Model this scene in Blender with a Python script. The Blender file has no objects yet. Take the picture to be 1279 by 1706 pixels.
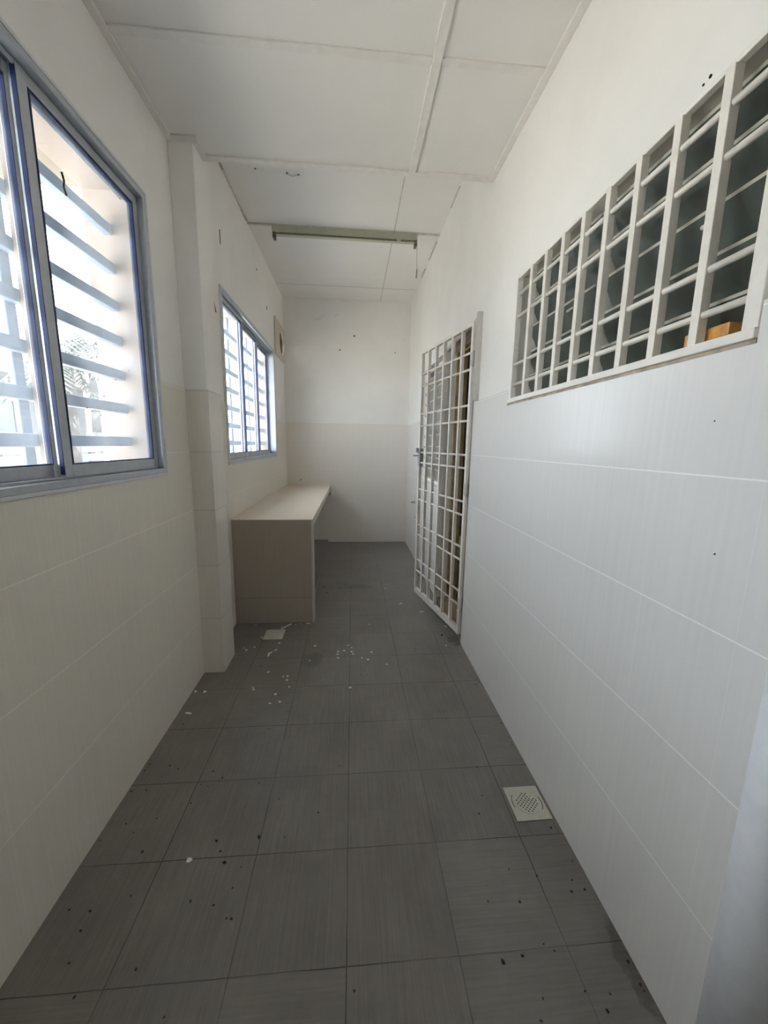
import bpy, bmesh, math, random
from mathutils import Vector, Matrix
random.seed(7)
scene = bpy.context.scene
COL = scene.collection

# ------------------------------------------------------------------ camera
EYE = 1.343
cam_data = bpy.data.cameras.new('camera')
cam = bpy.data.objects.new('camera', cam_data)
COL.objects.link(cam)
YAW, PITCH, ROLL = 0.08381, 0.172068, 0.0165185
fwd = Vector((math.sin(YAW)*math.cos(PITCH), math.cos(YAW)*math.cos(PITCH), -math.sin(PITCH)))
right0 = Vector((math.cos(YAW), -math.sin(YAW), 0))
up0 = right0.cross(fwd)
rgt = right0*math.cos(ROLL) + up0*math.sin(ROLL)
upv = up0*math.cos(ROLL) - right0*math.sin(ROLL)
m = Matrix((rgt, upv, -fwd)).transposed().to_4x4()
m.translation = Vector((0, 0, EYE))
cam.matrix_world = m
cam_data.sensor_fit = 'HORIZONTAL'
cam_data.sensor_width = 36.0
cam_data.lens = 641.88/1279*36.0
cam_data.clip_start = 0.05
scene.camera = cam

# ------------------------------------------------------------------ sky, exposure
scene.view_settings.view_transform = 'Standard'
scene.view_settings.look = 'None'
scene.view_settings.gamma = 1.0
scene.view_settings.use_curve_mapping = False
scene.view_settings.exposure = 2.38
world = bpy.data.worlds.new('overcast_sky')
scene.world = world
world.use_nodes = True
wn = world.node_tree.nodes; wl = world.node_tree.links
wn.clear()
out = wn.new('ShaderNodeOutputWorld'); bg = wn.new('ShaderNodeBackground')
tc = wn.new('ShaderNodeTexCoord'); ns = wn.new('ShaderNodeTexNoise'); rp = wn.new('ShaderNodeValToRGB')
ns.inputs['Scale'].default_value = 2.2; ns.inputs['Detail'].default_value = 4
rp.color_ramp.elements[0].color = (0.90, 0.94, 1.0, 1); rp.color_ramp.elements[0].position = .35
rp.color_ramp.elements[1].color = (1.0, 0.99, 0.97, 1); rp.color_ramp.elements[1].position = .65
wl.new(tc.outputs['Generated'], ns.inputs['Vector']); wl.new(ns.outputs['Fac'], rp.inputs['Fac'])
wl.new(rp.outputs['Color'], bg.inputs['Color'])
bg.inputs['Strength'].default_value = 2.1
wl.new(bg.outputs['Background'], out.inputs['Surface'])
sun_data = bpy.data.lights.new('sun', 'SUN'); sun = bpy.data.objects.new('sun', sun_data); COL.objects.link(sun)
sun_data.energy = 10.0; sun_data.angle = .03; sun_data.color = (1, .92, .82)
sun.rotation_euler = Vector((-.25, .45, -.86)).to_track_quat('-Z', 'Y').to_euler()
try:
    scene.cycles.max_bounces = 16; scene.cycles.diffuse_bounces = 10
    scene.cycles.transparent_max_bounces = 24
except Exception:
    pass

# ------------------------------------------------------------------ room numbers (metres)
XL, XR, XP = -0.873, 0.7535, -0.757
YB, YF = -1.5, 5.27
ZN, ZF = 2.75, 3.143
YS = 2.29                 # where the low ceiling stops
DADO = 1.615

# ------------------------------------------------------------------ materials
def mat(name):
    mt = bpy.data.materials.new(name); mt.use_nodes = True
    nt = mt.node_tree; nt.nodes.clear()
    o = nt.nodes.new('ShaderNodeOutputMaterial'); b = nt.nodes.new('ShaderNodeBsdfPrincipled')
    nt.links.new(b.outputs[0], o.inputs['Surface'])
    return mt, nt, b
def mth(nt, op, a, b=None, c=None):
    n = nt.nodes.new('ShaderNodeMath'); n.operation = op
    for i, v in enumerate((a, b, c)):
        if v is None: continue
        if isinstance(v, (int, float)): n.inputs[i].default_value = v
        else: nt.links.new(v, n.inputs[i])
    return n.outputs[0]
def mixc(nt, fac, a, b):
    n = nt.nodes.new('ShaderNodeMix'); n.data_type = 'RGBA'
    if isinstance(fac, (int, float)): n.inputs[0].default_value = fac
    else: nt.links.new(fac, n.inputs[0])
    for i, v in ((6, a), (7, b)):
        if isinstance(v, tuple): n.inputs[i].default_value = (*v, 1)
        else: nt.links.new(v, n.inputs[i])
    return n.outputs[2]
def coords(nt, scale=None):
    t = nt.nodes.new('ShaderNodeTexCoord')
    if scale is None: return t.outputs['Object']
    mp = nt.nodes.new('ShaderNodeMapping'); mp.inputs['Scale'].default_value = scale
    nt.links.new(t.outputs['Object'], mp.inputs['Vector']); return mp.outputs[0]
def noise(nt, vec, scale, detail=3, rough=.5, dist=0):
    n = nt.nodes.new('ShaderNodeTexNoise')
    n.inputs['Scale'].default_value = scale; n.inputs['Detail'].default_value = detail
    n.inputs['Roughness'].default_value = rough; n.inputs['Distortion'].default_value = dist
    nt.links.new(vec, n.inputs['Vector']); return n.outputs['Fac']
def ramp(nt, v, lo, hi):
    n = nt.nodes.new('ShaderNodeMapRange'); n.inputs[1].default_value = lo; n.inputs[2].default_value = hi
    nt.links.new(v, n.inputs[0]); return n.outputs[0]
def bump(nt, b, h, strength=.2, dist=.002):
    n = nt.nodes.new('ShaderNodeBump'); n.inputs['Strength'].default_value = strength; n.inputs['Distance'].default_value = dist
    nt.links.new(h, n.inputs['Height']); nt.links.new(n.outputs[0], b.inputs['Normal'])
def simple(name, col, rough=.5, metal=0, var=.08, scale=30, bmp=0.0):
    mt, nt, b = mat(name)
    v = noise(nt, coords(nt), scale, 4)
    dark = tuple(c*(1-var) for c in col); light = tuple(min(1, c*(1+var)) for c in col)
    nt.links.new(mixc(nt, ramp(nt, v, .3, .7), dark, light), b.inputs['Base Color'])
    b.inputs['Roughness'].default_value = rough; b.inputs['Metallic'].default_value = metal
    if bmp: bump(nt, b, v, bmp)
    return mt
def seam(nt, coord, origin, pitch, half):
    """1 on a joint of a regular grid along one coordinate, else 0"""
    f = mth(nt, 'PINGPONG', mth(nt, 'SUBTRACT', coord, origin), pitch/2)
    return mth(nt, 'LESS_THAN', f, half)
def tile_wall(name, col, grout, axis, yo, pitch_h, zo, pitch_v, rough=.22, streak=.05):
    mt, nt, b = mat(name)
    co = coords(nt); sp = nt.nodes.new('ShaderNodeSeparateXYZ'); nt.links.new(co, sp.inputs[0])
    hz = seam(nt, sp.outputs[2], zo, pitch_v, .0017)
    hz = mth(nt, 'MULTIPLY', hz, mth(nt, 'GREATER_THAN', sp.outputs[2], .1))
    vt = seam(nt, sp.outputs[axis], yo, pitch_h, .0009)
    vt = mth(nt, 'MULTIPLY', vt, .28)
    st = noise(nt, coords(nt, (90, 90, 2.5)), 1.0, 4)
    big = noise(nt, co, 1.6, 3)
    fac = mth(nt, 'ADD', mth(nt, 'MULTIPLY', ramp(nt, st, .3, .7), .6), mth(nt, 'MULTIPLY', ramp(nt, big, .3, .7), .4))
    base = mixc(nt, fac, tuple(c*(1-streak) for c in col), tuple(min(1, c*(1+streak)) for c in col))
    g = mth(nt, 'MAXIMUM', hz, vt)
    nt.links.new(mixc(nt, g, base, grout), b.inputs['Base Color'])
    b.inputs['Roughness'].default_value = rough
    b.inputs['Specular IOR Level'].default_value = .45
    bump(nt, b, mth(nt, 'SUBTRACT', mth(nt, 'MULTIPLY', st, .12), g), .25, .0015)
    return mt
def plaster(name, col, var=.04):
    mt, nt, b = mat(name)
    co = coords(nt)
    n1 = noise(nt, co, 2.0, 5, .6); n2 = noise(nt, co, 70, 3)
    c = mixc(nt, ramp(nt, n1, .3, .7), tuple(x*(1-var) for x in col), tuple(min(1, x*(1+var)) for x in col))
    spots = mth(nt, 'GREATER_THAN', noise(nt, co, 17, 2, .5), .79)
    c = mixc(nt, mth(nt, 'MULTIPLY', spots, .35), c, (.45, .42, .38))
    nt.links.new(c, b.inputs['Base Color']); b.inputs['Roughness'].default_value = .75
    bump(nt, b, n2, .12, .002)
    return mt
def floor_mat():
    mt, nt, b = mat('grey_floor_tile')
    co = coords(nt); sp = nt.nodes.new('ShaderNodeSeparateXYZ'); nt.links.new(co, sp.inputs[0])
    wob = mth(nt, 'MULTIPLY', mth(nt, 'SUBTRACT', noise(nt, co, 9, 3), .5), .004)
    x = mth(nt, 'ADD', sp.outputs[0], wob); y = mth(nt, 'ADD', sp.outputs[1], wob)
    gx = seam(nt, x, -.012, .3002, .0014); gy = seam(nt, y, .791, .3002, .0014)
    fade = ramp(nt, noise(nt, co, 2.3, 3), .34, .58)
    g = mth(nt, 'MULTIPLY', mth(nt, 'MAXIMUM', gx, gy), mth(nt, 'ADD', mth(nt, 'MULTIPLY', fade, .75), .2))
    s1 = noise(nt, coords(nt, (130, 5, 1)), 1.0, 3); s2 = noise(nt, coords(nt, (5, 130, 1)), 1.0, 3)
    ix = mth(nt, 'FLOOR', mth(nt, 'DIVIDE', mth(nt, 'SUBTRACT', sp.outputs[0], -.012), .3002))
    iy = mth(nt, 'FLOOR', mth(nt, 'DIVIDE', mth(nt, 'SUBTRACT', sp.outputs[1], .791), .3002))
    hsh = mth(nt, 'FRACT', mth(nt, 'MULTIPLY', mth(nt, 'SINE', mth(nt, 'ADD', mth(nt, 'MULTIPLY', ix, 12.99), mth(nt, 'MULTIPLY', iy, 78.23))), 43.7))
    hsh = mth(nt, 'ABSOLUTE', hsh)
    turn = mth(nt, 'GREATER_THAN', hsh, .72)
    stk = mth(nt, 'ADD', mth(nt, 'MULTIPLY', s1, mth(nt, 'SUBTRACT', 1, turn)), mth(nt, 'MULTIPLY', s2, turn))
    blot = noise(nt, co, 3.3, 6, .62, .4)
    fine = noise(nt, co, 45, 4, .6)
    f = mth(nt, 'ADD', mth(nt, 'MULTIPLY', ramp(nt, stk, .3, .7), .28), mth(nt, 'ADD', mth(nt, 'MULTIPLY', ramp(nt, blot, .25, .75), .5), mth(nt, 'MULTIPLY', fine, .22)))
    f = mth(nt, 'ADD', f, mth(nt, 'MULTIPLY', mth(nt, 'SUBTRACT', hsh, .5), .12))
    c = mixc(nt, f, (.145, .132, .116), (.275, .256, .232))
    # grubby patches with outlines of their own: beside the counter and in the near right corner
    def blob(px, py, rx, ry):
        dx = mth(nt, 'DIVIDE', mth(nt, 'SUBTRACT', sp.outputs[0], px), rx); dy = mth(nt, 'DIVIDE', mth(nt, 'SUBTRACT', sp.outputs[1], py), ry)
        d = mth(nt, 'ADD', mth(nt, 'MULTIPLY', dx, dx), mth(nt, 'MULTIPLY', dy, dy))
        d = mth(nt, 'ADD', d, mth(nt, 'MULTIPLY', mth(nt, 'SUBTRACT', noise(nt, co, 16, 6, .7), .5), 5.0))
        return ramp(nt, d, 1.0, .35)
    for p, a in ((( .04, 3.52, .22, .07), .34), ((-.10, 3.62, .10, .05), .28), ((-.24, 2.26, .07, .10), .3), (( .735, .70, .03, .20), .5), (( .72, 2.47, .05, .10), .45)):
        c = mixc(nt, mth(nt, 'MULTIPLY', blob(*p), a), c, (.055, .05, .042))
    c = mixc(nt, g, c, (.035, .032, .028))
    nt.links.new(c, b.inputs['Base Color'])
    nt.links.new(mth(nt, 'ADD', mth(nt, 'MULTIPLY', blot, .2), .24), b.inputs['Roughness'])
    b.inputs['Specular IOR Level'].default_value = .4
    bump(nt, b, mth(nt, 'SUBTRACT', mth(nt, 'MULTIPLY', stk, .15), g), .3, .002)
    return mt
def dusty_glass():
    mt = bpy.data.materials.new('dusty_window_glass'); mt.use_nodes = True
    nt = mt.node_tree; nt.nodes.clear()
    o = nt.nodes.new('ShaderNodeOutputMaterial')
    tr = nt.nodes.new('ShaderNodeBsdfTransparent'); tr.inputs[0].default_value = (.93, .97, 1, 1)
    tl = nt.nodes.new('ShaderNodeBsdfTranslucent'); tl.inputs[0].default_value = (.84, .92, 1, 1)
    gl = nt.nodes.new('ShaderNodeBsdfGlossy'); gl.inputs['Roughness'].default_value = .04
    co = coords(nt)
    drips = noise(nt, coords(nt, (14, 14, 1.6)), 1.0, 5, .6); cloud = noise(nt, co, 3.5, 5, .6)
    d = mth(nt, 'ADD', mth(nt, 'MULTIPLY', ramp(nt, drips, .3, .75), .03), mth(nt, 'MULTIPLY', ramp(nt, cloud, .3, .7), .03))
    d = mth(nt, 'ADD', d, .032)
    m1 = nt.nodes.new('ShaderNodeMixShader'); nt.links.new(d, m1.inputs[0])
    nt.links.new(tr.outputs[0], m1.inputs[1]); nt.links.new(tl.outputs[0], m1.inputs[2])
    m2 = nt.nodes.new('ShaderNodeMixShader'); m2.inputs[0].default_value = .04
    nt.links.new(m1.outputs[0], m2.inputs[1]); nt.links.new(gl.outputs[0], m2.inputs[2])
    nt.links.new(m2.outputs[0], o.inputs['Surface'])
    return mt

M = {}
M['white'] = plaster('white_wall_paint', (.835, .818, .79))
M['ceil'] = plaster('white_ceiling_board', (.82, .80, .77), .025)
M['batten'] = simple('white_batten_paint', (.80, .775, .735), .6, var=.04)
M['seam'] = simple('grey_seam_strip', (.58, .565, .53), .7, var=.15)
M['tile_r'] = tile_wall('white_wall_tile', (.80, .79, .775), (.98, .98, .97), 1, .89, .25, 1.29, .3165, .2, .03)
M['tile_l'] = tile_wall('cream_wall_tile', (.745, .705, .625), (.88, .84, .79), 1, .153, .25, 1.29, .3165, .3)
M['tile_f'] = tile_wall('pale_pink_beige_wall_tile', (.79, .745, .685), (.74, .70, .645), 0, -.873, .25, 1.29, .3165, .3, .03)
M['tile_p'] = tile_wall('cream_pillar_tile', (.74, .705, .645), (.55, .54, .50), 0, -.873, .25, 1.29, .3165, .15)
M['floor'] = floor_mat()
M['alu'] = simple('grey_aluminium', (.50, .53, .57), .35, .55, .06)
M['alu_haze'] = simple('haze_white_aluminium', (.80, .82, .85), .5, 0, .05)  # veil of haze over the stiles painted in as whiter aluminium
M['alu_pale'] = simple('pale_aluminium_flange', (.66, .67, .69), .4, .3, .06)
M['gasket_shade'] = simple('navy_seal_and_side_shade', (.005, .018, .085), .6, 0, .2)  # navy for the pane seals; also paints the shaded leaf sides
M['glass'] = dusty_glass()
M['bar_out'] = simple('grey_blue_grille_paint', (.17, .25, .37), .5, .1, .15, 14)
M['gate'] = simple('off_white_gate_paint', (.86, .81, .75), .35, 0, .05)
M['grille'] = simple('off_white_grille_paint', (.80, .765, .70), .35, 0, .06)
M['frame_grey'] = simple('pale_grey_door_frame_paint', (.56, .53, .49), .5, 0, .06)
M['frame_white'] = simple('white_window_frame_paint', (.82, .79, .74), .45, 0, .04)
M['louvre'] = simple('dark_obscure_louvre_glass', (.085, .10, .085), .25, 0, .25, 9, .1)
M['louvre_edge'] = simple('ground_glass_edge', (.58, .56, .47), .4, 0, .12)
M['louvre_grey'] = simple('grey_obscure_louvre_glass', (.30, .29, .28), .25, 0, .15, 9)
M['jamb_wood'] = simple('olive_brown_door_frame', (.42, .32, .17), .5, 0, .25, 14)
M['dark'] = simple('dark_hole', (.012, .011, .01), .8, 0, .2)
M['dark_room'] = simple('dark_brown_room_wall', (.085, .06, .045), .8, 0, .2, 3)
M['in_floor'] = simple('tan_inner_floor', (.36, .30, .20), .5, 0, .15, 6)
M['steel'] = simple('chrome_lock', (.62, .63, .66), .35, .7, .05)
M['counter_top'] = tile_wall('beige_counter_tile', (.70, .615, .52), (.42, .38, .33), 1, 2.795, .6, 1.29, .3165, .35, .07)
M['counter_end'] = tile_wall('taupe_counter_tile', (.40, .35, .285), (.24, .20, .17), 0, -2.0, 7, .199, .6, .4, .05)
M['trim'] = simple('pale_edge_trim', (.58, .55, .50), .4, 0, .05)
M['lamp_body'] = simple('yellowed_lamp_enamel', (.47, .48, .37), .4, 0, .08, 8)
M['lamp_lip'] = simple('dark_lamp_edge', (.16, .14, .10), .5, 0, .2)  # shaded lower edge of the body painted dark; holders share the tone
M['wire'] = simple('dull_wire', (.20, .18, .15), .5)
M['fan'] = simple('aged_cream_plastic', (.62, .54, .45), .5, 0, .07)
M['fan_dark'] = simple('dark_fan_blades', (.05, .05, .04), .5, 0, .2)
M['fan_blade'] = simple('grey_fan_blade', (.30, .30, .27), .5, 0, .1)
M['drain'] = simple('ivory_plastic_drain', (.60, .58, .50), .35, 0, .05)
M['flake'] = simple('white_paint_chip', (.80, .79, .76), .7)
M['crumb'] = simple('dark_dirt', (.025, .022, .018), .8)
M['wood'] = simple('orange_wood', (.62, .32, .09), .45, 0, .25, 40)
M['pipe'] = simple('white_pvc', (.72, .74, .78), .35, 0, .04)
M['rust'] = simple('rusty_stain', (.13, .10, .08), .8, 0, .4, 90)
M['sill_edge'] = simple('tan_broken_tile_edge', (.45, .38, .29), .8, 0, .35, 25)
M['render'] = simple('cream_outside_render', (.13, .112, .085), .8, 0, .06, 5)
M['reveal'] = simple('pinkish_cream_outside_reveal', (.26, .215, .19), .8, 0, .05, 6)
M['house_trim'] = simple('house_window_paint', (.14, .14, .14), .6, 0, .04)
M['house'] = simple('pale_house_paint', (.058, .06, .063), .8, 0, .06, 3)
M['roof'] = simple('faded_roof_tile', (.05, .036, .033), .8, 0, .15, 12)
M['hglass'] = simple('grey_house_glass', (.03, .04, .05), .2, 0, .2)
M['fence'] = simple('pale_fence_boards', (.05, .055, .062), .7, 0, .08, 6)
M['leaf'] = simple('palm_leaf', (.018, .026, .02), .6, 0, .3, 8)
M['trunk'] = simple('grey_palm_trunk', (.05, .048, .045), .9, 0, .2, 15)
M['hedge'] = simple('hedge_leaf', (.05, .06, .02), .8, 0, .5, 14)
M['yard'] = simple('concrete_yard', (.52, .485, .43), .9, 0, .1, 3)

# ------------------------------------------------------------------ mesh helpers
class MB:
    def __init__(self): self.bm = bmesh.new(); self.mats = []
    def _m(self, mt):
        if mt not in self.mats: self.mats.append(mt)
        return self.mats.index(mt)
    def box(self, a, b, mt, rot=None, piv=None):
        i = self._m(mt)
        r = bmesh.ops.create_cube(self.bm, size=1)
        c = [(a[k]+b[k])/2 for k in range(3)]; s = [abs(b[k]-a[k]) for k in range(3)]
        for v in r['verts']:
            v.co = Vector((v.co.x*s[0]+c[0], v.co.y*s[1]+c[1], v.co.z*s[2]+c[2]))
        if rot is not None:
            bmesh.ops.rotate(self.bm, verts=r['verts'], cent=piv or c, matrix=rot)
        for f in {f for v in r['verts'] for f in v.link_faces}: f.material_index = i
        return self
    def cyl(self, p, q, r0, mt, n=14, r1=None):
        i = self._m(mt); p = Vector(p); q = Vector(q); d = q-p
        mtx = Matrix.Translation((p+q)/2) @ d.to_track_quat('Z', 'Y').to_matrix().to_4x4()
        r = bmesh.ops.create_cone(self.bm, cap_ends=True, segments=n, radius1=r0, radius2=r0 if r1 is None else r1, depth=d.length, matrix=mtx)
        for f in {f for v in r['verts'] for f in v.link_faces}:
            f.material_index = i; f.smooth = len(f.verts) == 4
        return self
    def poly(self, pts, mt):
        i = self._m(mt); f = self.bm.faces.new([self.bm.verts.new(p) for p in pts]); f.material_index = i
        return self
    def tube(self, pts, r, mt, n=8):
        for a, b in zip(pts[:-1], pts[1:]): self.cyl(a, b, r, mt, n)
        return self
    def build(self, name, parent=None, bevel=0, origin=None):
        me = bpy.data.meshes.new(name)
        off = Vector(origin) if origin is not None else Vector((0, 0, 0))
        w = Vector((0, 0, 0)); p = parent
        while p is not None:
            w = w + (p.location if not p.get('_spun') else Vector((0, 0, 0))); p = p.parent
        if off.length or w.length:
            bmesh.ops.translate(self.bm, verts=self.bm.verts, vec=-(off+w) if origin is None else -off)
        bmesh.ops.recalc_face_normals(self.bm, faces=self.bm.faces)
        self.bm.to_mesh(me); self.bm.free()
        for mt in self.mats: me.materials.append(M[mt])
        o = bpy.data.objects.new(name, me); COL.objects.link(o)
        if origin is not None: o.location = Vector(origin)
        if parent is not None: o.parent = parent
        if bevel:
            b = o.modifiers.new('bevel', 'BEVEL'); b.width = bevel; b.segments = 2; b.limit_method = 'ANGLE'
        return o
def empty(name, loc):
    o = bpy.data.objects.new(name, None); COL.objects.link(o); o.location = loc; o.empty_display_size = .1
    return o
def tag(o, label, cat, group=None, kind=None):
    o['label'] = label; o['category'] = cat
    if group: o['group'] = group
    if kind: o['kind'] = kind
    return o
def struct(o, label, cat): return tag(o, label, cat, kind='structure')
def copy_tree(o, parent=None):
    c = o.copy(); COL.objects.link(c)
    if parent is not None: c.parent = parent
    for ch in list(o.children): copy_tree(ch, c)
    return c

# ================================================================== THE SHELL
TH = .22                         # outer wall thickness
XO = XL-TH
T = .006                         # tile thickness
W1 = (.12, 1.877, 1.20, 2.35)    # window openings on the left wall (y0, y1, z0, z1)
W2 = (2.82, 4.56, 1.20, 2.35)
FAN = (4.93, 5.23, 2.395, 2.695)
def wall_with_holes(mb, x0, x1, y0, y1, z0, z1, holes, mt):
    """boxes around rectangular holes (y0,y1,z0,z1); holes sorted along y, not overlapping in y"""
    y = y0
    for (a, b, c, d) in holes:
        if a > y: mb.box((x0, y, z0), (x1, a, z1), mt)
        if c > z0: mb.box((x0, a, z0), (x1, b, min(c, z1)), mt)
        if d < z1: mb.box((x0, a, max(d, z0)), (x1, b, z1), mt)
        y = b
    if y < y1: mb.box((x0, y, z0), (x1, y1, z1), mt)

f = MB().box((XO, YB-.2, -.12), (XR+.16, YF+.2, 0), 'floor').build('floor')
struct(f, 'grey square floor tiles with dark joints along the narrow room', 'floor')

mb = MB(); wall_with_holes(mb, XO, XL, YB-.2, YF+.2, 0, ZF+.1, [W1, W2, FAN], 'white')
wl_ = mb.build('wall_left'); struct(wl_, 'white painted left wall with two sliding windows above cream tiles', 'wall')
mb = MB(); wall_with_holes(mb, XL, XL+T, YB, YF, 0, DADO, [W1, (2.165, 2.35, 0, 3), W2], 'tile_l')
mb.build('wall_tile', wl_)
for W in (W1, W2):
    y0, y1, z0, z1 = W; xa, xb = XO-.002, XL-.088; q = .004
    MB().box((xa, y0, z0), (xb, y0+q, z1), 'reveal').box((xa, y1-(.0235 if W is W1 else q), z0), (XL-.040 if W is W1 else xb, y1, z1), 'reveal').box((xa, y0+q, z0), (xb, y1-q, z0+q), 'reveal').box((xa, y0+q, z1-q), (xb, y1-q, z1), 'reveal').build('outer_reveal', wl_)
# rust marks and plug holes on the left wall
mb = MB()
for (y, z, h, w) in ((2.893, 2.678, .085, .008), (4.312, 2.70, .03, .02)):
    mb.box((XL, y-w/2, z-h/2), (XL+.003, y+w/2, z+h/2), 'rust')
mb.build('rust_mark', wl_)
mb = MB()
mb.poly([(XL+.002, 2.70, 2.225), (XL+.002, 2.735, 2.175), (XL+.002, 2.742, 2.165), (XL+.002, 2.715, 2.16)], 'rust')
mb.poly([(XL+.002, 2.69, 2.13), (XL+.002, 2.698, 2.13), (XL+.002, 2.694, 2.06)], 'rust')
mb.cyl((XL, 3.92, 2.90), (XL+.003, 3.92, 2.90), .008, 'rust'); mb.cyl((XL, 2.645, 2.24), (XL+.003, 2.645, 2.24), .006, 'rust')
mb.build('plug_hole', wl_)

# right wall: kitchen door, tall louvre window beyond it, wide louvre window near
RT = .15
DOOR = (2.42, 3.22, 0, 2.10)
WR = (.70, 1.86, 1.545, 2.105)
WL = (3.33, 4.35, .98, 2.10)
mb = MB(); wall_with_holes(mb, XR, XR+RT, YB-.2, YF+.2, 0, ZF+.1, [WR, DOOR, WL], 'white')
wr_ = mb.build('wall_right'); struct(wr_, 'white painted right wall with gated doorway and louvre windows above white tiles', 'wall')
mb = MB(); wall_with_holes(mb, XR-T, XR, YB, YF, 0, DADO, [WR, (2.402, 3.265, 0, 3), WL], 'tile_r')
mb.build('wall_tile', wr_)
mb = MB()
for (y, z, r) in ((.902, 2.122, .0035), (.918, 2.119, .0025)): mb.cyl((XR-.002, y, z), (XR, y, z), r, 'dark', 8)
for (y, z, r) in ((.76, 1.403, .0015), (.712, 1.132, .002)): mb.cyl((XR-T-.001, y, z), (XR-T+.001, y, z), r, 'dark', 8)
mb.build('nail_hole', wr_)

wf_ = MB().box((XO, YF, 0), (XR+RT, YF+.2, ZF+.1), 'white').build('wall_far'); struct(wf_, 'white end wall above pinkish beige tiles', 'wall')
MB().box((XL+T, YF-T, 0), (XR-T, YF, DADO), 'tile_f').build('wall_tile', wf_)
mb = MB()
for (x, z, r) in ((.023, 2.713, .012), (-.161, 2.539, .010), (.553, 2.527, .007)): mb.cyl((x, YF-.003, z), (x, YF, z), r, 'rust', 9)
mb.cyl((-.69, YF-T-.003, .865), (-.69, YF-T, .865), .009, 'rust', 9)
for (x, z, w, a) in ((-.205, 2.954, .07, .5), (-.432, 2.896, .08, .1), (-.40, 2.925, .09, .45), (-.08, 3.12, .10, .0)):
    mb.box((x-w/2, YF-.0015, z-.002), (x+w/2, YF, z+.002), 'seam', Matrix.Rotation(-a, 3, 'Y'))
mb.build('plug_hole', wf_)
wb = MB().box((XO, YB-.2, 0), (XR+RT, YB, ZF+.1), 'white').build('wall_back'); struct(wb, 'white wall behind the viewpoint', 'wall')

# pillar
pl = MB().box((XL, 2.165, 0), (XP, 2.35, ZF), 'white').build('trim_pillar', bevel=.004); struct(pl, 'white square pillar standing out from the left wall between the windows', 'pillar')
mb = MB()
mb.box((XL+T, 2.165-T, 0), (XP+T, 2.165, DADO), 'tile_p'); mb.box((XP, 2.165, 0), (XP+T, 2.35, DADO), 'tile_p')
mb.box((XL+T, 2.35, 0), (XP+T, 2.35+T, DADO), 'tile_p')
mb.build('wall_tile', pl)

# ceilings
c = MB().box((XL, YB, ZN), (XR, YS, ZN+.05), 'ceil').box((XL, YS-.04, ZN+.05), (XR, YS, ZF), 'ceil').build('ceiling'); struct(c, 'lower white panelled ceiling over the near half of the room', 'ceiling')
c2 = MB().box((XO, YS-.04, ZF), (XR+RT, YF+.2, ZF+.1), 'ceil').build('ceiling_far'); struct(c2, 'higher white board ceiling over the far half of the room', 'ceiling')
mb = MB()
for (x, z) in ((-.648, 2.982), (-.443, 3.001), (-.368, 3.010)):
    mb.cyl((x, z, ZF-.002), (x, z, ZF), .007, 'rust', 7)
mb.tube([(-.45, 3.01, ZF-.001), (-.41, 3.03, ZF-.001), (-.37, 3.015, ZF-.001)], .0018, 'seam', 5)
mb.build('ceiling_hole', c2)
BH = .010
ti = 0
def trim(mb, label):
    global ti; ti += 1
    return struct(mb.build('trim_%d' % ti, bevel=.002), label, 'batten')
trim(MB().box((.291, YB, ZN-BH), (.327, 2.258, ZN), 'batten'), 'long white batten down the middle of the low ceiling')
for k, y in enumerate((1.672, 1.065, .46, -.15, -.75)):
    trim(MB().box((XL+.03, y-.016, ZN-BH*.8), (.291, y+.016, ZN), 'batten').box((.327, y-.016, ZN-BH*.8), (XR-.03, y+.016, ZN), 'batten'),
         ('white cross batten on the low ceiling, %s from its far edge' % ('first', 'second', 'third', 'fourth', 'fifth')[k]))
trim(MB().box((XP+.03, 2.256, ZN-BH), (XR-.03, YS, ZN), 'batten'), 'white batten closing the far edge of the low ceiling')
trim(MB().box((XR-.032, YB, ZN-BH), (XR, YS, ZN), 'batten'), 'white border batten of the low ceiling along the right wall')
trim(MB().box((XL, YB, ZN-BH), (XL+.03, 2.165, ZN), 'batten').box((XL+.03, 2.133, ZN-BH), (XP+.03, 2.165, ZN), 'batten').box((XP, 2.165, ZN-BH), (XP+.03, YS, ZN), 'batten'),
     'white border batten of the low ceiling along the left wall and round the pillar')
trim(MB().box((.348, YS, ZF-.003), (.357, YF, ZF), 'seam'), 'thin grey joint strip running down the high ceiling')
trim(MB().box((XL, 3.635, ZF-.008), (XR, 3.66, ZF), 'seam'), 'thin joint strip across the high ceiling at the lamp')
trim(MB().box((XL, 4.858, ZF-.003), (XR, 4.866, ZF), 'seam'), 'thin joint strip across the high ceiling near the end wall')
mb = MB()
ys = [2.42, 2.55, 2.72, 2.85, 3.0, 3.2, 3.45, 3.6]
for a, b in zip(ys[:-1], ys[1:]):
    w = .012+.012*random.random()
    mb.box((XL, a, ZF-.006-.01*random.random()), (XL+w, b, ZF), 'sill_edge' if a < 2.9 else 'seam')
trim(mb, 'ragged cracked strip where the high ceiling meets the left wall')
mb = MB()
for a, b in ((2.5, 2.9), (3.0, 3.25), (3.75, 4.1), (4.3, 4.5)):
    mb.box((XR-.008-.008*random.random(), a, ZF-.008), (XR, b, ZF), 'seam')
trim(mb, 'cracked strip where the high ceiling meets the right wall')

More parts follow.
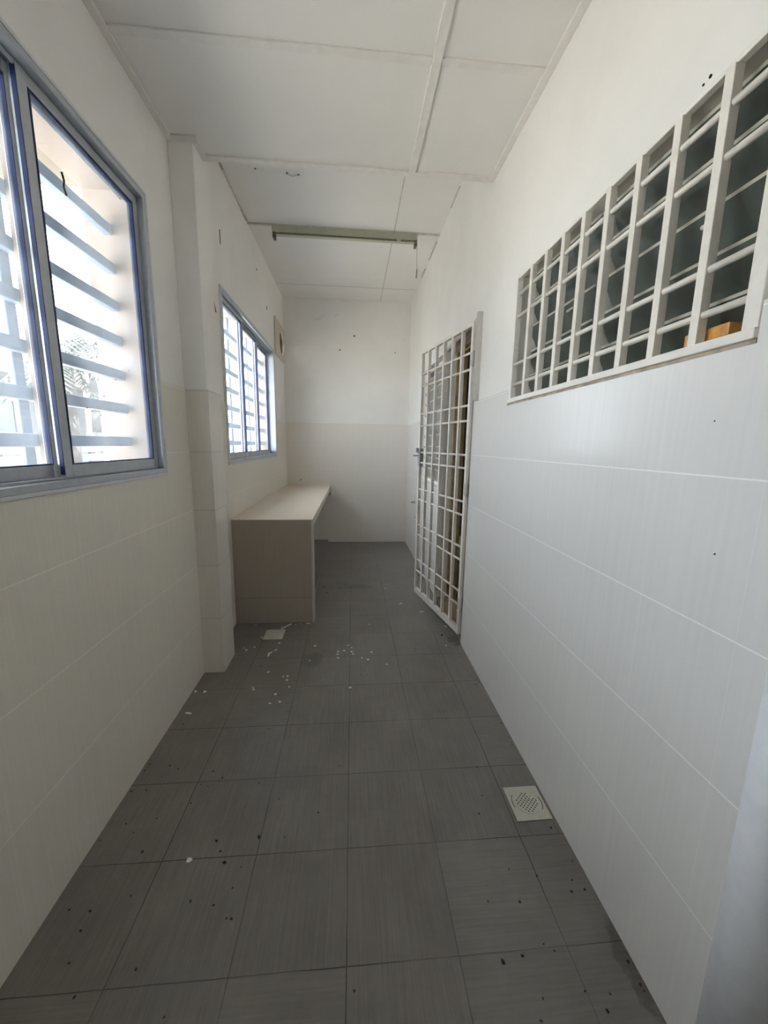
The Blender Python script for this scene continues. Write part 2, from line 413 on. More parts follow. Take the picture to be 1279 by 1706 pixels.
# ================================================================== LEFT WINDOWS
def sliding_window(n, W, sashes, label, st=.034, white_from=1, far_st=None):
    """sashes: (y0, y1, x_inner_face) of the sliding leaves"""
    y0, y1, z0, z1 = W
    r = empty('window_%d' % n, (XL, (y0+y1)/2, z0)); struct(r, label, 'window')
    fd = .085                                        # depth of the aluminium frame into the wall
    mb = MB()
    a = .022
    xa, xb = XL-fd, XL+.012
    mb.box((xa, y0, z0), (xb, y1, z0+a), 'alu').box((xa, y0, z1-a), (xb, y1, z1), 'alu')
    mb.box((xa, y0, z0+a), (xb, y0+a, z1-a), 'alu').box((xa, y1-a, z0+a), (xb, y1, z1-a), 'alu')
    for xx in (-.018, -.046, -.074):                  # track ribs
        mb.box((XL+xx-.002, y0+a, z1-a-.016), (XL+xx+.002, y1-a, z1-a), 'alu')
        mb.box((XL+xx-.002, y0+a, z0+a), (XL+xx+.002, y1-a, z0+a+.008), 'alu')
    mb.build('window_frame', r, .002)
    mb = MB()
    fl = .012
    mb.box((XL, y0-fl, z0-fl), (XL+.014, y1+fl, z0), 'alu_pale').box((XL, y0-fl, z1), (XL+.014, y1+fl, z1+fl), 'alu_pale')
    mb.box((XL, y0-fl, z0), (XL+.014, y0, z1), 'alu_pale').box((XL, y1, z0), (XL+.014, y1+fl, z1), 'alu_pale')
    mb.build('window_flange', r, .002)
    for si, (s0, s1, xf) in enumerate(sashes):
        se = far_st if (far_st and si >= white_from) else st
        sm = 'alu_haze' if si >= white_from else 'alu'
        top, bot, dp = .034, .040, .022
        zb, zt = z0+a+.004, z1-a-.004
        xi = xf-dp
        mb = MB()
        mb.box((xi, s0, zb), (xf, s0+st, zt), sm).box((xi, s1-se, zb), (xf, s1, zt), sm)
        mb.box((xi, s0+st, zb), (xf, s1-se, zb+bot), 'alu').box((xi, s0+st, zt-top), (xf, s1-se, zt), 'alu')
        s = mb.build('sash', r, .0015)
        g = .006
        mb = MB()
        ya, yb, za, zc = s0+st, s1-se, zb+bot, zt-top
        xm = (xi+xf)/2
        mb.box((xm-.007, ya, za), (xf+.001, ya+g, zc), 'gasket_shade').box((xm-.007, yb-g*(1.5 if abs(s1-(y1-.024)) < .01 else .4), za), (xf+.001, yb, zc), 'gasket_shade')
        mb.box((xm-.007, ya+g, zc-g*1.6), (xf+.001, yb-g, zc), 'gasket_shade')
        mb.box((xm-.007, ya+g, za), (xf-.003, yb-g, za+g*.6), 'gasket_shade')
        # shade on the side of the leaf, painted as a navy strip
        mb.box((xi+.008, s0-.002, zb+.01), (xf-.002, s0, zt-.01), 'gasket_shade')
        mb.build('seal_and_side_shade', s)
        mb = MB(); mb.box((xm-.002, ya+.001, za+.001), (xm+.002, yb-.001, zc-.001), 'glass')
        mb.build('glass_pane', s)
    return r
p1 = (W1[1]-W1[0])/3
w1 = sliding_window(1, W1, [(1.275, W1[1]-.024, XL-.012), (.70, 1.305, XL-.042), (W1[0]+.024, .745, XL-.070)],
               'near grey aluminium sliding window on the left wall')
MB().box((XL-.118, 1.327, W1[2]+.004), (XL-.089, 1.405, W1[3]-.004), 'reveal').build('outer_mullion', w1, .003)
w2 = sliding_window(2, W2, [(W2[0]+.024, 3.405, XL-.012), (3.385, 3.985, XL-.036), (3.965, W2[1]-.024, XL-.060)],
               'far grey aluminium sliding window above the counter', .024, 0)
mb = MB()      # dead insects and dirt on the near pane
for (dy, dz, r) in ((1.50, 1.63, .004), (1.60, 1.57, .004), (1.42, 1.45, .004), (1.52, 1.50, .003), (1.70, 1.62, .003)):
    mb.cyl((XL-.021, dy, dz), (XL-.019, dy, dz), r*.6, 'crumb', 7)
mb.tube([(XL-.02, 1.424, 2.155), (XL-.02, 1.431, 2.135), (XL-.02, 1.426, 2.115), (XL-.02, 1.434, 2.095)], .003, 'crumb', 6)
mb.build('dirt_speck', w1)

# outside security grilles of the left windows
def out_grille(W, verts, label):
    y0, y1, z0, z1 = W
    xc = XL-.135
    r = empty('security_grille', (xc, (y0+y1)/2, z0)); tag(r, label, 'grille')
    for z in (2.199, 2.052, 1.905, 1.765, 1.622, 1.482, 1.340):
        MB().box((xc-.015, y0+.005, z-.020), (xc+.015, y1-.005, z+.020), 'bar_out').build('horizontal_bar', r, .003)
    for y in verts:
        MB().box((xc-.032, y-.020, z0+.005), (xc-.0155, y+.020, z1-.005), 'bar_out').build('vertical_bar', r, .003)
    return r
out_grille(W1, (.75, 1.335), 'grey blue security bars outside the near left window')
out_grille(W2, (3.48, 4.07), 'grey blue security bars outside the far left window')

# ================================================================== RIGHT WINDOW (near)
def louvre_window(n, W, mullions, zs, xg, mt, label, tilt, glass_w=.15, x_frame=None):
    y0, y1, z0, z1 = W
    r = empty('window_%d' % n, (XR+.08, (y0+y1)/2, z0)); struct(r, label, 'window')
    a = .022; xa, xb = xg-.022, xg+.035
    mb = MB()
    mb.box((xa, y0, z0), (xb, y1, z0+a), 'frame_white').box((xa, y0, z1-a), (xb, y1, z1), 'frame_white')
    mb.box((xa, y0, z0+a), (xb, y0+a, z1-a), 'frame_white').box((xa, y1-a, z0+a), (xb, y1, z1-a), 'frame_white')
    mb.build('window_frame', r, .002)
    for ym in mullions: MB().box((xa, ym-.018, z0+a), (xb, ym+.018, z1-a), 'frame_white').build('mullion', r, .003)
    ed = [y0+a]+[v for ym in mullions for v in (ym-.018, ym+.018)]+[y1-a]
    for i in range(0, len(ed), 2):
        for z in zs:
            p = (xg, 0, z)
            rot = Matrix.Rotation(tilt, 3, 'Y')
            s = MB().box((xg-.003, ed[i]+.006, z-glass_w/2), (xg+.003, ed[i+1]-.006, z+glass_w/2), mt, rot, p).build('louvre_slat', r)
            MB().box((xg-.0035, ed[i]+.006, z+glass_w/2), (xg+.0035, ed[i+1]-.006, z+glass_w/2+.007), 'louvre_edge', rot, p).build('slat_edge', s)
        ym = (ed[i]+ed[i+1])/2
        MB().cyl((xg-.034, ym-.11, z0+.29), (xg-.034, ym-.09, z0+.29), .005, 'frame_white', 8).box((xg-.037, ym-.13, z0+.288), (xg-.030, ym-.09, z0+.293), 'frame_white').build('catch', r)
    return r
louvre_window(3, (WR[0]+.01, WR[1]-.01, WR[2]+.012, WR[3]-.002), [1.315], (2.038, 1.932, 1.826, 1.718, 1.612), XR+.082, 'louvre',
              'wide window of dark glass louvres high on the near right wall', math.radians(-27), .116)
louvre_window(4, WL, [3.84], [1.05+.112*k for k in range(9)], XR+.075, 'louvre_grey',
              'tall window of grey louvres on the right wall behind the open gate', math.radians(-24), .135)

# wide grille in the near right window
gr = empty('window_grille', (XR, (WR[0]+WR[1])/2, WR[2])); tag(gr, 'off white bar grille with wide square openings in the near right window', 'grille')
gx0, gx1 = XR-.010, XR+.016
mb = MB()
mb.box((gx0-.006, .70, 1.549), (gx1, 1.855, 1.569), 'frame_white')
mb.box((gx0+.008, .70, 2.094), (gx1, 1.855, 2.104), 'frame_white')
mb.box((gx0, 1.835, 1.569), (gx1, 1.855, 2.094), 'frame_white').box((gx0, .70, 1.569), (gx1, .726, 2.094), 'frame_white')
mb.build('grille_frame', gr, .002)
for k in range(9):
    y = 1.710-.1233*k-.0
    MB().box((gx0+.003, y-.011, 1.569), (gx1-.001, y+.011, 2.094), 'grille').build('vertical_bar', gr, .0015)
for z in (2.027, 1.931, 1.722, 1.631):
    MB().cyl((XR+.004, .72, z), (XR+.004, 1.84, z), .0075, 'grille', 14).build('horizontal_bar', gr)
s = MB().box((XR-.008, .70, 1.541), (XR+.02, 1.875, 1.549), 'sill_edge').build('broken_sill', gr)
s['label'] = 'tan chipped lower edge'
wood = tag(MB().box((XR+.022, .790, 1.580), (XR+.066, .90, 1.606), 'wood').box((XR+.020, .800, 1.569), (XR+.064, .895, 1.580), 'flake').build('wood_block', bevel=.002, origin=(XR+.046, .79, 1.569)),
     'small orange wooden block lying on the sill behind the right window grille', 'block')

# ================================================================== DOORWAY
d = empty('door_1', (XR, 2.82, 0)); struct(d, 'kitchen doorway on the right wall with pale grey frame', 'doorway')
mb = MB()
mb.box((XR-.005, 2.345, 0), (XR+.03, 2.424, DADO), 'frame_grey').box((XR-.030, 2.337, DADO), (XR+.03, 2.364, 2.114), 'frame_grey').box((XR-.004, 2.364, DADO), (XR+.03, 2.424, 2.112), 'frame_grey')
mb.box((XR-.004, 3.214, 0), (XR+.03, 3.268, 2.10), 'gate')
mb.box((XR-.004, 2.424, 2.085), (XR+.03, 3.214, 2.112), 'frame_grey')
mb.build('gate_frame', d, .002)
mb = MB()
for (xa, xb, off) in ((XR+.085, XR+.15, .02), (XR+.115, XR+.17, .032)):
    mb.box((xa, 3.22-off, .0), (xb, 3.23, 2.10), 'jamb_wood'); mb.box((xa, 2.41, 0), (xb, 2.42+off, 2.10), 'jamb_wood')
    mb.box((xa, 2.42, 2.10-off), (xb, 3.22, 2.11), 'jamb_wood')
jb = mb.build('door_jamb', d, .002)
MB().box((XR+.112, 3.196, 1.065), (XR+.128, 3.201, 1.115), 'dark').build('strike_hole', jb)

# the gate, hinged at its near side and standing slightly open
HX, HY = XR-.003, 2.432
g = empty('grille_gate', (HX, HY, 0)); tag(g, 'tall off white iron grille gate standing ajar in the doorway', 'gate')
g.rotation_euler = (0, 0, math.radians(12.25)); g['_spun'] = 1
GL, Z0, Z1 = .826, .062, 2.085
B = .024
mb = MB()
mb.box((-B, 0, Z0), (0, B, Z1), 'gate').box((-B, GL-B, Z0), (0, GL, Z1), 'gate')
mb.box((-B, B, Z0), (0, GL-B, Z0+.045), 'gate').box((-B, B, Z1-.022), (0, GL-B, Z1), 'gate')
mb.build('gate_frame', g, .0015)
for k in range(1, 6):
    y = B/2+(GL-B)*k/6
    MB().box((-B, y-.009, Z0+.045), (-.001, y+.009, Z1-.022), 'gate').build('vertical_bar', g, .0012)
for z in (1.913, 1.815, 1.598, 1.503, 1.288, 1.203, .983, .893, .676, .585, .365, .266):
    MB().cyl((-.012, B*.5, z), (-.012, GL-B*.5, z), .0075, 'gate', 12).build('horizontal_bar', g)
for z in (1.87, 1.07, .285):
    hb = MB().cyl((-.018, -.006, z-.045), (-.018, -.006, z+.045), .008, 'frame_grey', 10).box((-.0255, -.004, z-.04), (-.023, .022, z+.04), 'frame_grey').build('hinge', g)
lk = MB().box((-B-.006, GL-.040, 1.17), (.006, GL+.006, 1.32), 'steel').build('lock_case', g, .003); lk['label'] = 'chrome lock'
MB().cyl((-B-.006, GL-.018, 1.262), (-B-.045, GL-.018, 1.262), .007, 'steel', 10).box((-B-.052, GL-.022, 1.254), (-B-.040, GL+.0, 1.270), 'steel').box((-B-.030, GL-.028, 1.285), (-B-.006, GL-.004, 1.325), 'steel').build('lock_handle', lk, .002)
del g['_spun']

# inner room behind the doorway
IX0, IX1 = XR+RT, XR+RT+2.6
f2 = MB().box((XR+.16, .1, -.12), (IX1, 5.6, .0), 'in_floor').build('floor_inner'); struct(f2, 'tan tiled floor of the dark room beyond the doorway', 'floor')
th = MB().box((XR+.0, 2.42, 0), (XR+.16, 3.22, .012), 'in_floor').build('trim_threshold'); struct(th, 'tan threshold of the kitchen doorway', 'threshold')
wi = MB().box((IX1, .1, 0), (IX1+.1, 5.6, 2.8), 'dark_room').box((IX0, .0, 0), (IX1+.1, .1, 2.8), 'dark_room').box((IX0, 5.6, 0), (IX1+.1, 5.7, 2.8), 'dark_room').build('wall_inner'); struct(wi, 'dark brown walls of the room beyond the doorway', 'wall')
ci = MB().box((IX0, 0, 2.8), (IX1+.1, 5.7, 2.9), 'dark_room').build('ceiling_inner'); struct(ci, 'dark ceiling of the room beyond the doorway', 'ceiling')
mb = MB()
mb.tube([(.93+.04*math.cos(t), 3.20+.16*t/3, .022+.02*math.sin(t)) for t in [k*.35 for k in range(10)]], .008, 'flake', 8)
tag(mb.build('plastic_strip', origin=(.95, 3.25, .004)), 'white curved strip lying on the tan floor just inside the doorway', 'strip')

# ================================================================== COUNTER
CX, CY, CZ = -.287, 2.795, .80
ct = empty('built_in_counter', (-.58, 4.03, 0)); tag(ct, 'long beige tiled counter built along the left wall under the far window', 'counter')
MB().box((XL+T, CY-.002, CZ-.007), (CX, CY+.09, CZ), 'counter_top').box((XL+T, CY+.09, CZ-.022), (CX, YF-T, CZ), 'counter_top').build('counter_top', ct, .002)
mb = MB().box((XL+T, CY, 0), (CX-.012, CY+.09, CZ-.007), 'counter_end'); e = mb.build('end_panel', ct, .001)
e['label'] = 'taupe tiled end panel'
MB().box((CX-.012, CY-.003, 0), (CX, CY+.09, CZ-.007), 'trim').build('edge_trim', ct, .001)
MB().box((CX-.03, CY+.09, CZ-.075), (CX-.006, YF-.10, CZ-.022), 'counter_top').build('front_apron', ct, .001)
MB().box((CX-.035, YF-.10, CZ-.13), (CX, YF-T, CZ-.022), 'counter_end').build('corbel', ct, .001)
MB().box((XL+T, CY+.09, 0), (CX-.045, YF-T, .035), 'floor').build('plinth', ct, .001)

# ================================================================== SMALL FITTINGS
# lamp batten on the high ceiling
lt = empty('fluorescent_batten', (-.058, 3.65, ZF)); tag(lt, 'yellowed fluorescent lamp batten without a tube across the high ceiling', 'lamp')
MB().box((-.672, 3.635, ZF-.062), (.556, 3.685, ZF-.008), 'lamp_body').build('lamp_body', lt, .004)
MB().box((-.670, 3.632, ZF-.070), (.554, 3.652, ZF-.062), 'lamp_lip').build('lower_lip', lt, .002)
MB().box((-.66, 3.652, ZF-.070), (.545, 3.690, ZF-.062), 'lamp_body').build('reflector', lt, .001)
for x in (-.668, .530): MB().box((x, 3.628, ZF-.105), (x+.022, 3.690, ZF-.058), 'lamp_lip').build('lamp_holder', lt, .004)
MB().cyl((.395, 3.62, ZF-.055), (.395, 3.636, ZF-.055), .022, 'lamp_body', 16).build('starter', lt)
wr = MB().tube([(.556, 3.65, ZF-.075), (.557, 3.65, 2.95), (.560, 3.65, 2.86)], .0018, 'wire', 6).cyl((.560, 3.65, 2.86), (.556, 3.65, 2.79), .005, 'wire', 8).build('pull_wire', lt)
wr['label'] = 'thin hanging wire'

# exhaust fan high on the left wall
fn = empty('exhaust_fan', (XL, 5.08, 2.545)); tag(fn, 'cream square exhaust fan set high in the left wall beside the end wall', 'fan')
import math as _m
def ring_plate(mb, x0, x1, yc, zc, hy0, hy1, hz, r, mt, n=40):
    """square plate with a round hole, given thickness"""
    i = mb._m(mt)
    for k in range(n):
        a, b = 2*_m.pi*k/n, 2*_m.pi*(k+1)/n
        def sq(t):
            cy, cz = _m.cos(t), _m.sin(t)
            h = hy1 if cy > 0 else hy0
            s = min(h/abs(cy) if abs(cy) > 1e-6 else 1e9, hz/abs(cz) if abs(cz) > 1e-6 else 1e9)
            return (yc+cy*s, zc+cz*s)
        pts = [sq(a), sq(b), (yc+r*_m.cos(b), zc+r*_m.sin(b)), (yc+r*_m.cos(a), zc+r*_m.sin(a))]
        fr = [mb.bm.verts.new((x1, p[0], p[1])) for p in pts]; bk = [mb.bm.verts.new((x0, p[0], p[1])) for p in pts]
        for q in (fr, bk[::-1], [fr[0], bk[0], bk[1], fr[1]], [fr[2], bk[2], bk[3], fr[3]]):
            fc = mb.bm.faces.new(q); fc.material_index = i
mb = MB(); ring_plate(mb, XL-.005, XL+.014, 5.08, 2.545, .42, .165, .20, .142, 'fan'); mb.build('fan_frame', fn)
mb = MB()
for k in range(24):
    a, b = 2*_m.pi*k/24, 2*_m.pi*(k+1)/24
    P = lambda x, t: (x, 5.08+.1455*_m.cos(t), 2.545+.1455*_m.sin(t))
    mb.poly([P(XL-.004, a), P(XL-.004, b), P(XL-.2, b), P(XL-.2, a)], 'fan_dark')
mb.build('fan_shroud', fn)
for k in range(6):
    t = k*_m.pi/3+.2
    c0 = Vector((XL-.07, 5.08, 2.545)); u = Vector((0, _m.cos(t), _m.sin(t))); v = Vector((0, -_m.sin(t), _m.cos(t))); ax = Vector((1, 0, 0))
    pts = [c0+u*.035-v*.018-ax*.012, c0+u*.035+v*.018+ax*.012, c0+u*.132+v*.05+ax*.022, c0+u*.137-v*.03-ax*.022]
    MB().poly([p+ax*.001 for p in pts], 'fan_blade').poly([p-ax*.001 for p in pts][::-1], 'fan_blade').build('fan_blade', fn)
MB().cyl((XL-.10, 5.08, 2.545), (XL-.04, 5.08, 2.545), .035, 'fan_dark', 18).build('fan_motor', fn)

# floor drains
dr = empty('floor_drain', (.669, 1.213, 0)); tag(dr, 'square ivory floor drain with round perforated grate by the right wall', 'drain')
MB().box((.602, 1.143, 0), (.736, 1.283, .004), 'drain').build('drain_plate', dr, .0015)
mb = MB().cyl((.669, 1.213, .004), (.669, 1.213, .0055), .047, 'drain', 32)
gt = mb.build('grate', dr)
mb = MB()
for i in range(-4, 5):
    for j in range(-4, 5):
        x, y = i*.0105, j*.0105
        if (i+j) % 1 == 0 and x*x+y*y < .041**2 and (i, j) not in ((3, 1), (4, 1)):
            mb.cyl((.669+x*.75-y*.66, 1.213+x*.66+y*.75, .0050), (.669+x*.75-y*.66, 1.213+x*.66+y*.75, .0058), .0027, 'dark', 8)
mb.build('grate_hole', gt)
for (s, t0) in ((1, -.6), (-1, -.3)):
    mb = MB(); mb.tube([(.669+s*.056*math.cos(t0+k*.12), 1.213+.056*math.sin(t0+k*.12), .0045) for k in range(9)], .0012, 'crumb', 6)
    mb.build('grate_catch', dr)
dr2 = empty('floor_drain', (-.548, 2.607, 0)); tag(dr2, 'square pale floor drain in front of the counter end', 'drain')
MB().box((-.616, 2.538, 0), (-.482, 2.677, .004), 'drain').build('drain_plate', dr2, .0015)
MB().cyl((-.548, 2.607, .004), (-.548, 2.607, .0055), .050, 'seam', 32).cyl((-.548, 2.607, .0055), (-.548, 2.607, .0065), .045, 'drain', 32).build('grate', dr2)

# pipe stub on the right wall beyond the gate
ps = empty('pipe_stub', (XR-T, 4.55, .69)); tag(ps, 'short pale pipe stub out of the right wall beyond the gate', 'pipe')
MB().cyl((XR-.05, 4.56, .68), (XR-T, 4.56, .68), .016, 'steel', 12).build('pipe_end', ps)
MB().cyl((XR-T-.006, 4.57, .69), (XR-T, 4.57, .69), .045, 'seam', 14).build('broken_collar', ps)
tag(MB().cyl((XR-.022, 4.47, .50), (XR-T, 4.47, .50), .012, 'steel', 12).build('pipe_plug', origin=(XR-T, 4.47, .50)), 'small round plug low on the right wall beyond the gate, under the pipe stub', 'plug')

# white pipe in the near right corner of the view
PX, PY, PR = .699, .476, .051
pp = empty('drain_pipe', (PX, PY, 0)); tag(pp, 'white round downpipe standing close against the near right wall', 'pipe')
MB().cyl((PX, PY, 0), (PX, PY, 1.18), PR, 'pipe', 48).build('pipe_body', pp)
MB().cyl((PX, PY, 1.18), (PX, PY, 1.20), PR+.002, 'pipe', 48).build('pipe_cap', pp)

# ================================================================== LITTER ON THE FLOOR
FLAKES = [(0.133,2.732), (0.129,2.336), (0.102,2.249), (0.065,2.270), (0.217,2.187), (-0.008,1.967), (-0.093,2.321), (-0.088,2.354), (-0.088,2.278), (-0.050,2.363), (-0.001,2.349), (0.007,2.320), (-0.001,2.399), (-0.025,2.431), (-0.375,2.096), (-0.371,2.057), (-0.349,1.993), (-0.412,1.931), (-0.427,1.858), (-0.378,1.867), (-0.496,2.144), (-0.400,2.094), (-0.540,1.977), (-0.550,2.001), (-0.647,2.440), (-0.715,2.432), (-0.690,2.403), (-0.500,2.391), (-0.532,2.334), (-0.531,2.355), (-0.718,2.796), (-0.518,2.734), (-0.458,2.769), (-0.422,2.753), (-0.385,2.774), (-0.326,2.783), (-0.492,2.486), (-0.631,2.572), (0.419,3.114), (0.566,2.934), (0.704,2.675), (0.643,2.396), (-0.247,2.435), (0.319,3.474), (-0.263,2.257), (-0.869,1.987), (-0.848,1.979), (-0.798,1.976), (-0.818,1.804), (-0.527,1.090), (-0.542,1.986)]
CRUMBS = [(-0.264,3.520), (-0.230,3.375), (0.646,2.539), (0.725,2.517), (0.660,2.365), (0.572,2.171), (-0.303,2.311), (-0.331,2.172), (0.055,2.086), (0.094,2.084), (-0.107,2.686), (-0.555,2.213), (-0.318,1.149), (-0.410,1.073), (-0.352,1.056), (-0.362,0.997), (-0.475,0.970), (-0.404,0.955), (-0.356,0.919), (-0.341,0.917), (-0.460,1.146), (-0.435,1.110), (-0.277,1.293), (-0.231,1.143), (-0.369,1.369), (-0.571,1.439), (-0.597,1.377), (-0.567,1.368), (-0.522,1.403), (-0.719,1.460), (-0.762,1.480), (-0.767,1.424), (-0.868,1.462), (-0.850,1.492), (-0.798,1.229), (-0.756,1.195), (-0.691,1.125), (-0.701,1.243), (-0.868,1.174), (-0.870,1.364), (-0.798,1.365), (-0.604,1.296), (-0.658,0.997), (-0.732,0.849), (-0.553,0.824), (-0.674,0.782), (-0.748,0.918), (-0.753,0.965), (-0.814,0.972), (-0.441,0.732), (0.008,0.744), (-0.122,1.227), (-0.393,1.671), (-0.051,1.434), (-0.128,1.697), (-0.811,1.728), (0.508,1.256), (0.471,1.183), (0.531,1.389), (0.507,0.991), (0.408,0.908), (0.588,0.965), (0.503,0.900), (0.727,1.001), (0.694,0.946), (0.675,0.916), (0.718,0.918), (0.549,0.783), (0.526,0.799), (0.457,0.779), (0.401,0.771), (0.619,0.665), (0.734,0.746), (0.760,0.749), (0.645,0.693), (0.585,0.702), (0.450,0.661), (0.473,0.697), (0.713,1.113), (0.774,1.257), (0.773,1.502), (0.737,1.515), (0.769,1.549), (0.759,2.010), (0.760,1.978), (0.708,1.953), (0.745,1.641), (0.765,0.703), (0.766,0.691)]
def chip(n, r, h, el):
    mb = MB(); i = mb._m('flake')
    pts = [(r*el*math.cos(t)*random.uniform(.6, 1.1), r*math.sin(t)*random.uniform(.6, 1.1)) for t in [2*math.pi*k/n for k in range(n)]]
    lo = [mb.bm.verts.new((x, y, 0)) for x, y in pts]; hi = [mb.bm.verts.new((x*.92, y*.92, h*random.uniform(.7, 1.4))) for x, y in pts]
    mb.bm.faces.new(lo[::-1]); mb.bm.faces.new(hi)
    for k in range(n): mb.bm.faces.new((lo[k], lo[(k+1) % n], hi[(k+1) % n], hi[k]))
    return mb
protos = [chip(6, .009, .0015, 1.2).build('paint_flake'), chip(5, .006, .0012, 1.6).build('paint_flake'), chip(6, .007, .002, 3.4).build('paint_flake')]
used = set()
for k, (x, y) in enumerate(FLAKES):
    j = 2 if k in (27, 28, 29, 35, 38, 39, 40, 48) else (0 if k in (0, 1, 2, 6, 7, 8, 11, 14, 15, 17, 49) else random.choice((0, 1, 1)))
    o = protos[j] if j not in used else protos[j].copy()
    if j in used: COL.objects.link(o)
    used.add(j)
    x = min(max(x, XL+.02), XR-.02)
    if y > 2.77 and x < CX: y = 2.77
    o.location = (x, y, 0.0); o.rotation_euler = (0, 0, random.uniform(0, 6.28)); s = random.uniform(.75, 1.15); o.scale = (s, s, 1)
    tag(o, 'small white chip of flaked paint lying on the grey floor', 'paint chip', 'paint chips scattered on the floor')
for j, p in enumerate(protos):
    if j not in used: bpy.data.objects.remove(p)
big = MB().box((-.045, -.006, 0), (.045, .006, .004), 'flake').build('paint_strip', bevel=.001)
big.location = (-.487, 2.722, .002); big.rotation_euler = (0, 0, .9); tag(big, 'longest white paint strip lying beside the drain at the counter end', 'paint chip')
t2 = tag(chip(5, .006, .002, 1.1).build('paint_flake', origin=(0, 0, 0)), 'white chip lying on the perforated drain grate', 'paint chip'); t2.location = (.692, 1.228, .0056)
def crumb():
    mb = MB(); i = mb._m('crumb')
    r = bmesh.ops.create_icosphere(mb.bm, subdivisions=1, radius=.0032)
    for v in r['verts']: v.co = Vector((v.co.x*1.4, v.co.y*random.uniform(.7, 1.1), max(v.co.z, -.0012)+.0012))
    return mb
cp = [crumb().build('dirt_crumb') for _ in range(3)]
for k, (x, y) in enumerate(CRUMBS):
    j = k if k < 3 else random.randrange(3)
    o = cp[j] if k < 3 else cp[j].copy()
    if k >= 3: COL.objects.link(o)
    x = min(max(x, XL+.02), XR-.02)
    s = 2.2 if k < 3 else (1.6 if k in (12, 13, 70) else random.uniform(.6, 1.15))
    o.location = (x, y, 0.0); o.rotation_euler = (0, 0, random.uniform(0, 6.28)); o.scale = (s, s, s*.7)
    tag(o, 'tiny dark crumb of dirt on the grey floor', 'dirt', 'dark crumbs of dirt on the floor')

# ================================================================== OUTSIDE
yd = MB().box((-40, -20, -.35), (XO, 50, -.25), 'yard').build('ground_outside'); struct(yd, 'pale concrete yard outside the left windows', 'ground')
ev = MB().box((XO-.95, YB-1.5, 2.5), (XO, 2.13, 2.62), 'render').build('roof_eave'); struct(ev, 'cream eave over the near left window', 'eave')
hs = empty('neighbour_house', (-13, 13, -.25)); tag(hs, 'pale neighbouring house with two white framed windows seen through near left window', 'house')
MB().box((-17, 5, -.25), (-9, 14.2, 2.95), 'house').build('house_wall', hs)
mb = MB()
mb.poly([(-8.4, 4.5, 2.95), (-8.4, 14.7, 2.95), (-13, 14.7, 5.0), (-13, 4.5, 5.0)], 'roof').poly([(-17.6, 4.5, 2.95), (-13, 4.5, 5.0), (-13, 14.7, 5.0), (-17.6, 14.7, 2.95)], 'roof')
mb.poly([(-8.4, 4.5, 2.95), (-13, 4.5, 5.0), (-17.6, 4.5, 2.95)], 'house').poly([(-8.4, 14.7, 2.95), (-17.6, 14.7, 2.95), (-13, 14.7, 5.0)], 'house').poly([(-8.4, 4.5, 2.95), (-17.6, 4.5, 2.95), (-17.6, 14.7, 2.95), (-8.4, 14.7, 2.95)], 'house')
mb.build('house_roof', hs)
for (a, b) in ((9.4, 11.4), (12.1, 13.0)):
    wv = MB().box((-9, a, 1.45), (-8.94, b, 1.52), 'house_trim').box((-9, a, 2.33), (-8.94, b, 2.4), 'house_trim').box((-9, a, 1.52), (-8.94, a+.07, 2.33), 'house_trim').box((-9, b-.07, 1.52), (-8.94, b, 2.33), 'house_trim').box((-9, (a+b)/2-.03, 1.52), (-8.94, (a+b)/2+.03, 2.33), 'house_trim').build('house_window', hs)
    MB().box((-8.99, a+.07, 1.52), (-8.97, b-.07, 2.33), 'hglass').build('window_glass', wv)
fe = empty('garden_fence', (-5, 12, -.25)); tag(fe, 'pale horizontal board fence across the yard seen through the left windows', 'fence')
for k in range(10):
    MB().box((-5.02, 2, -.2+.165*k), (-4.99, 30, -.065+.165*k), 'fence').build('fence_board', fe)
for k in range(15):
    MB().box((-5.08, 2+2*k-.04, -.25), (-5.02, 2+2*k+.04, 1.5), 'fence').build('fence_post', fe)
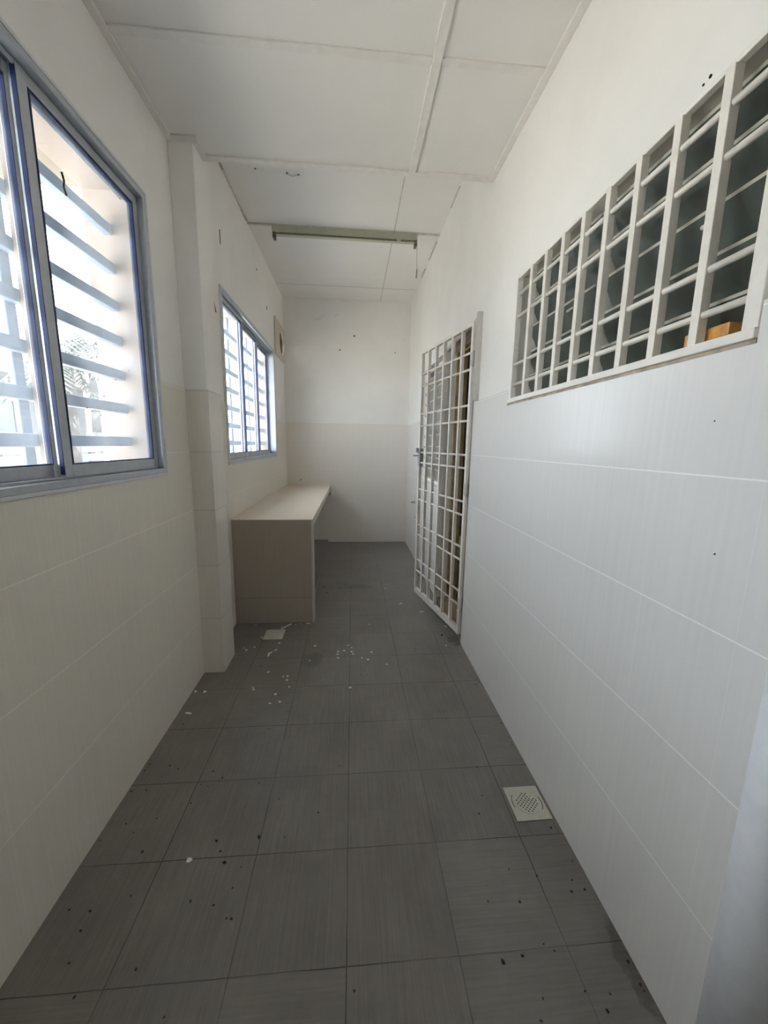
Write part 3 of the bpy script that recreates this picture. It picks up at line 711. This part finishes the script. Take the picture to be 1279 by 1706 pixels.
def bush(name, c, s, n, label, cat, mt='hedge'):
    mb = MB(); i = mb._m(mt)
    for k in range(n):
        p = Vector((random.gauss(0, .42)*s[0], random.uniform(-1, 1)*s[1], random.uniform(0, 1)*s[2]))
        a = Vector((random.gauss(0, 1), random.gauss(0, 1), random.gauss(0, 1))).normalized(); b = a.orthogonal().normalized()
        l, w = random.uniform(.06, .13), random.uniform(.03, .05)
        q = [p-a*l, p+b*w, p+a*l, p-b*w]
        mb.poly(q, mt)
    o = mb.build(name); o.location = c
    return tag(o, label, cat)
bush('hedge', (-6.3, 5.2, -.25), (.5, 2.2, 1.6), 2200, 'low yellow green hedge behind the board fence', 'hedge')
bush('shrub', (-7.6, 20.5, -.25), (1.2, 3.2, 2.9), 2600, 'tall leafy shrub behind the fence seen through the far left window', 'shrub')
def palm(c, h, label, nf=16, L=1.7):
    r = empty('palm_tree', c); tag(r, label, 'palm tree', 'palm trees beyond the fence')
    mb = MB(); b = Vector(c)
    pts = [b+Vector((.10*math.sin(t*1.5), .05*t, h*t)) for t in [k/8 for k in range(9)]]
    for k, (p, q) in enumerate(zip(pts[:-1], pts[1:])): mb.cyl(p, q, .12-.006*k, 'trunk', 12, .12-.006*k-.008)
    mb.build('trunk', r)
    top = pts[-1]
    for k in range(nf):
        az = 2*math.pi*k/nf+random.uniform(-.2, .2); el = random.uniform(.1, 1.1); ln = L*random.uniform(.8, 1.1)
        d = Vector((math.cos(az), math.sin(az), 0)); side = Vector((-d.y, d.x, 0))
        mb = MB(); N = 16; sp = []
        for j in range(N+1):
            t = j/N
            sp.append(top+d*(ln*t*math.cos(el*.5))+Vector((0, 0, ln*(math.sin(el)*t-.95*t*t))))
        mb.tube(sp[::2], .012, 'leaf', 5)
        for j in range(2, N+1):
            for s in (-1, 1):
                lf = ln*.30*math.sin(math.pi*min(1, .12+.85*j/N))
                tip = sp[j]+side*s*lf*.75+d*lf*.35-Vector((0, 0, lf*.55))
                w = (sp[j]-sp[j-1])*.32
                mb.poly([sp[j]-w, sp[j]+w, tip], 'leaf')
        mb.build('frond', r)
    return r
palm((-5.9, 9.5, -.25), 3.55, 'spreading palm tree in the middle of the near left window')
palm((-3.95, 5.75, -.25), 2.55, 'smaller palm tree left of the window leaf joint in the near left window', 12, .95)
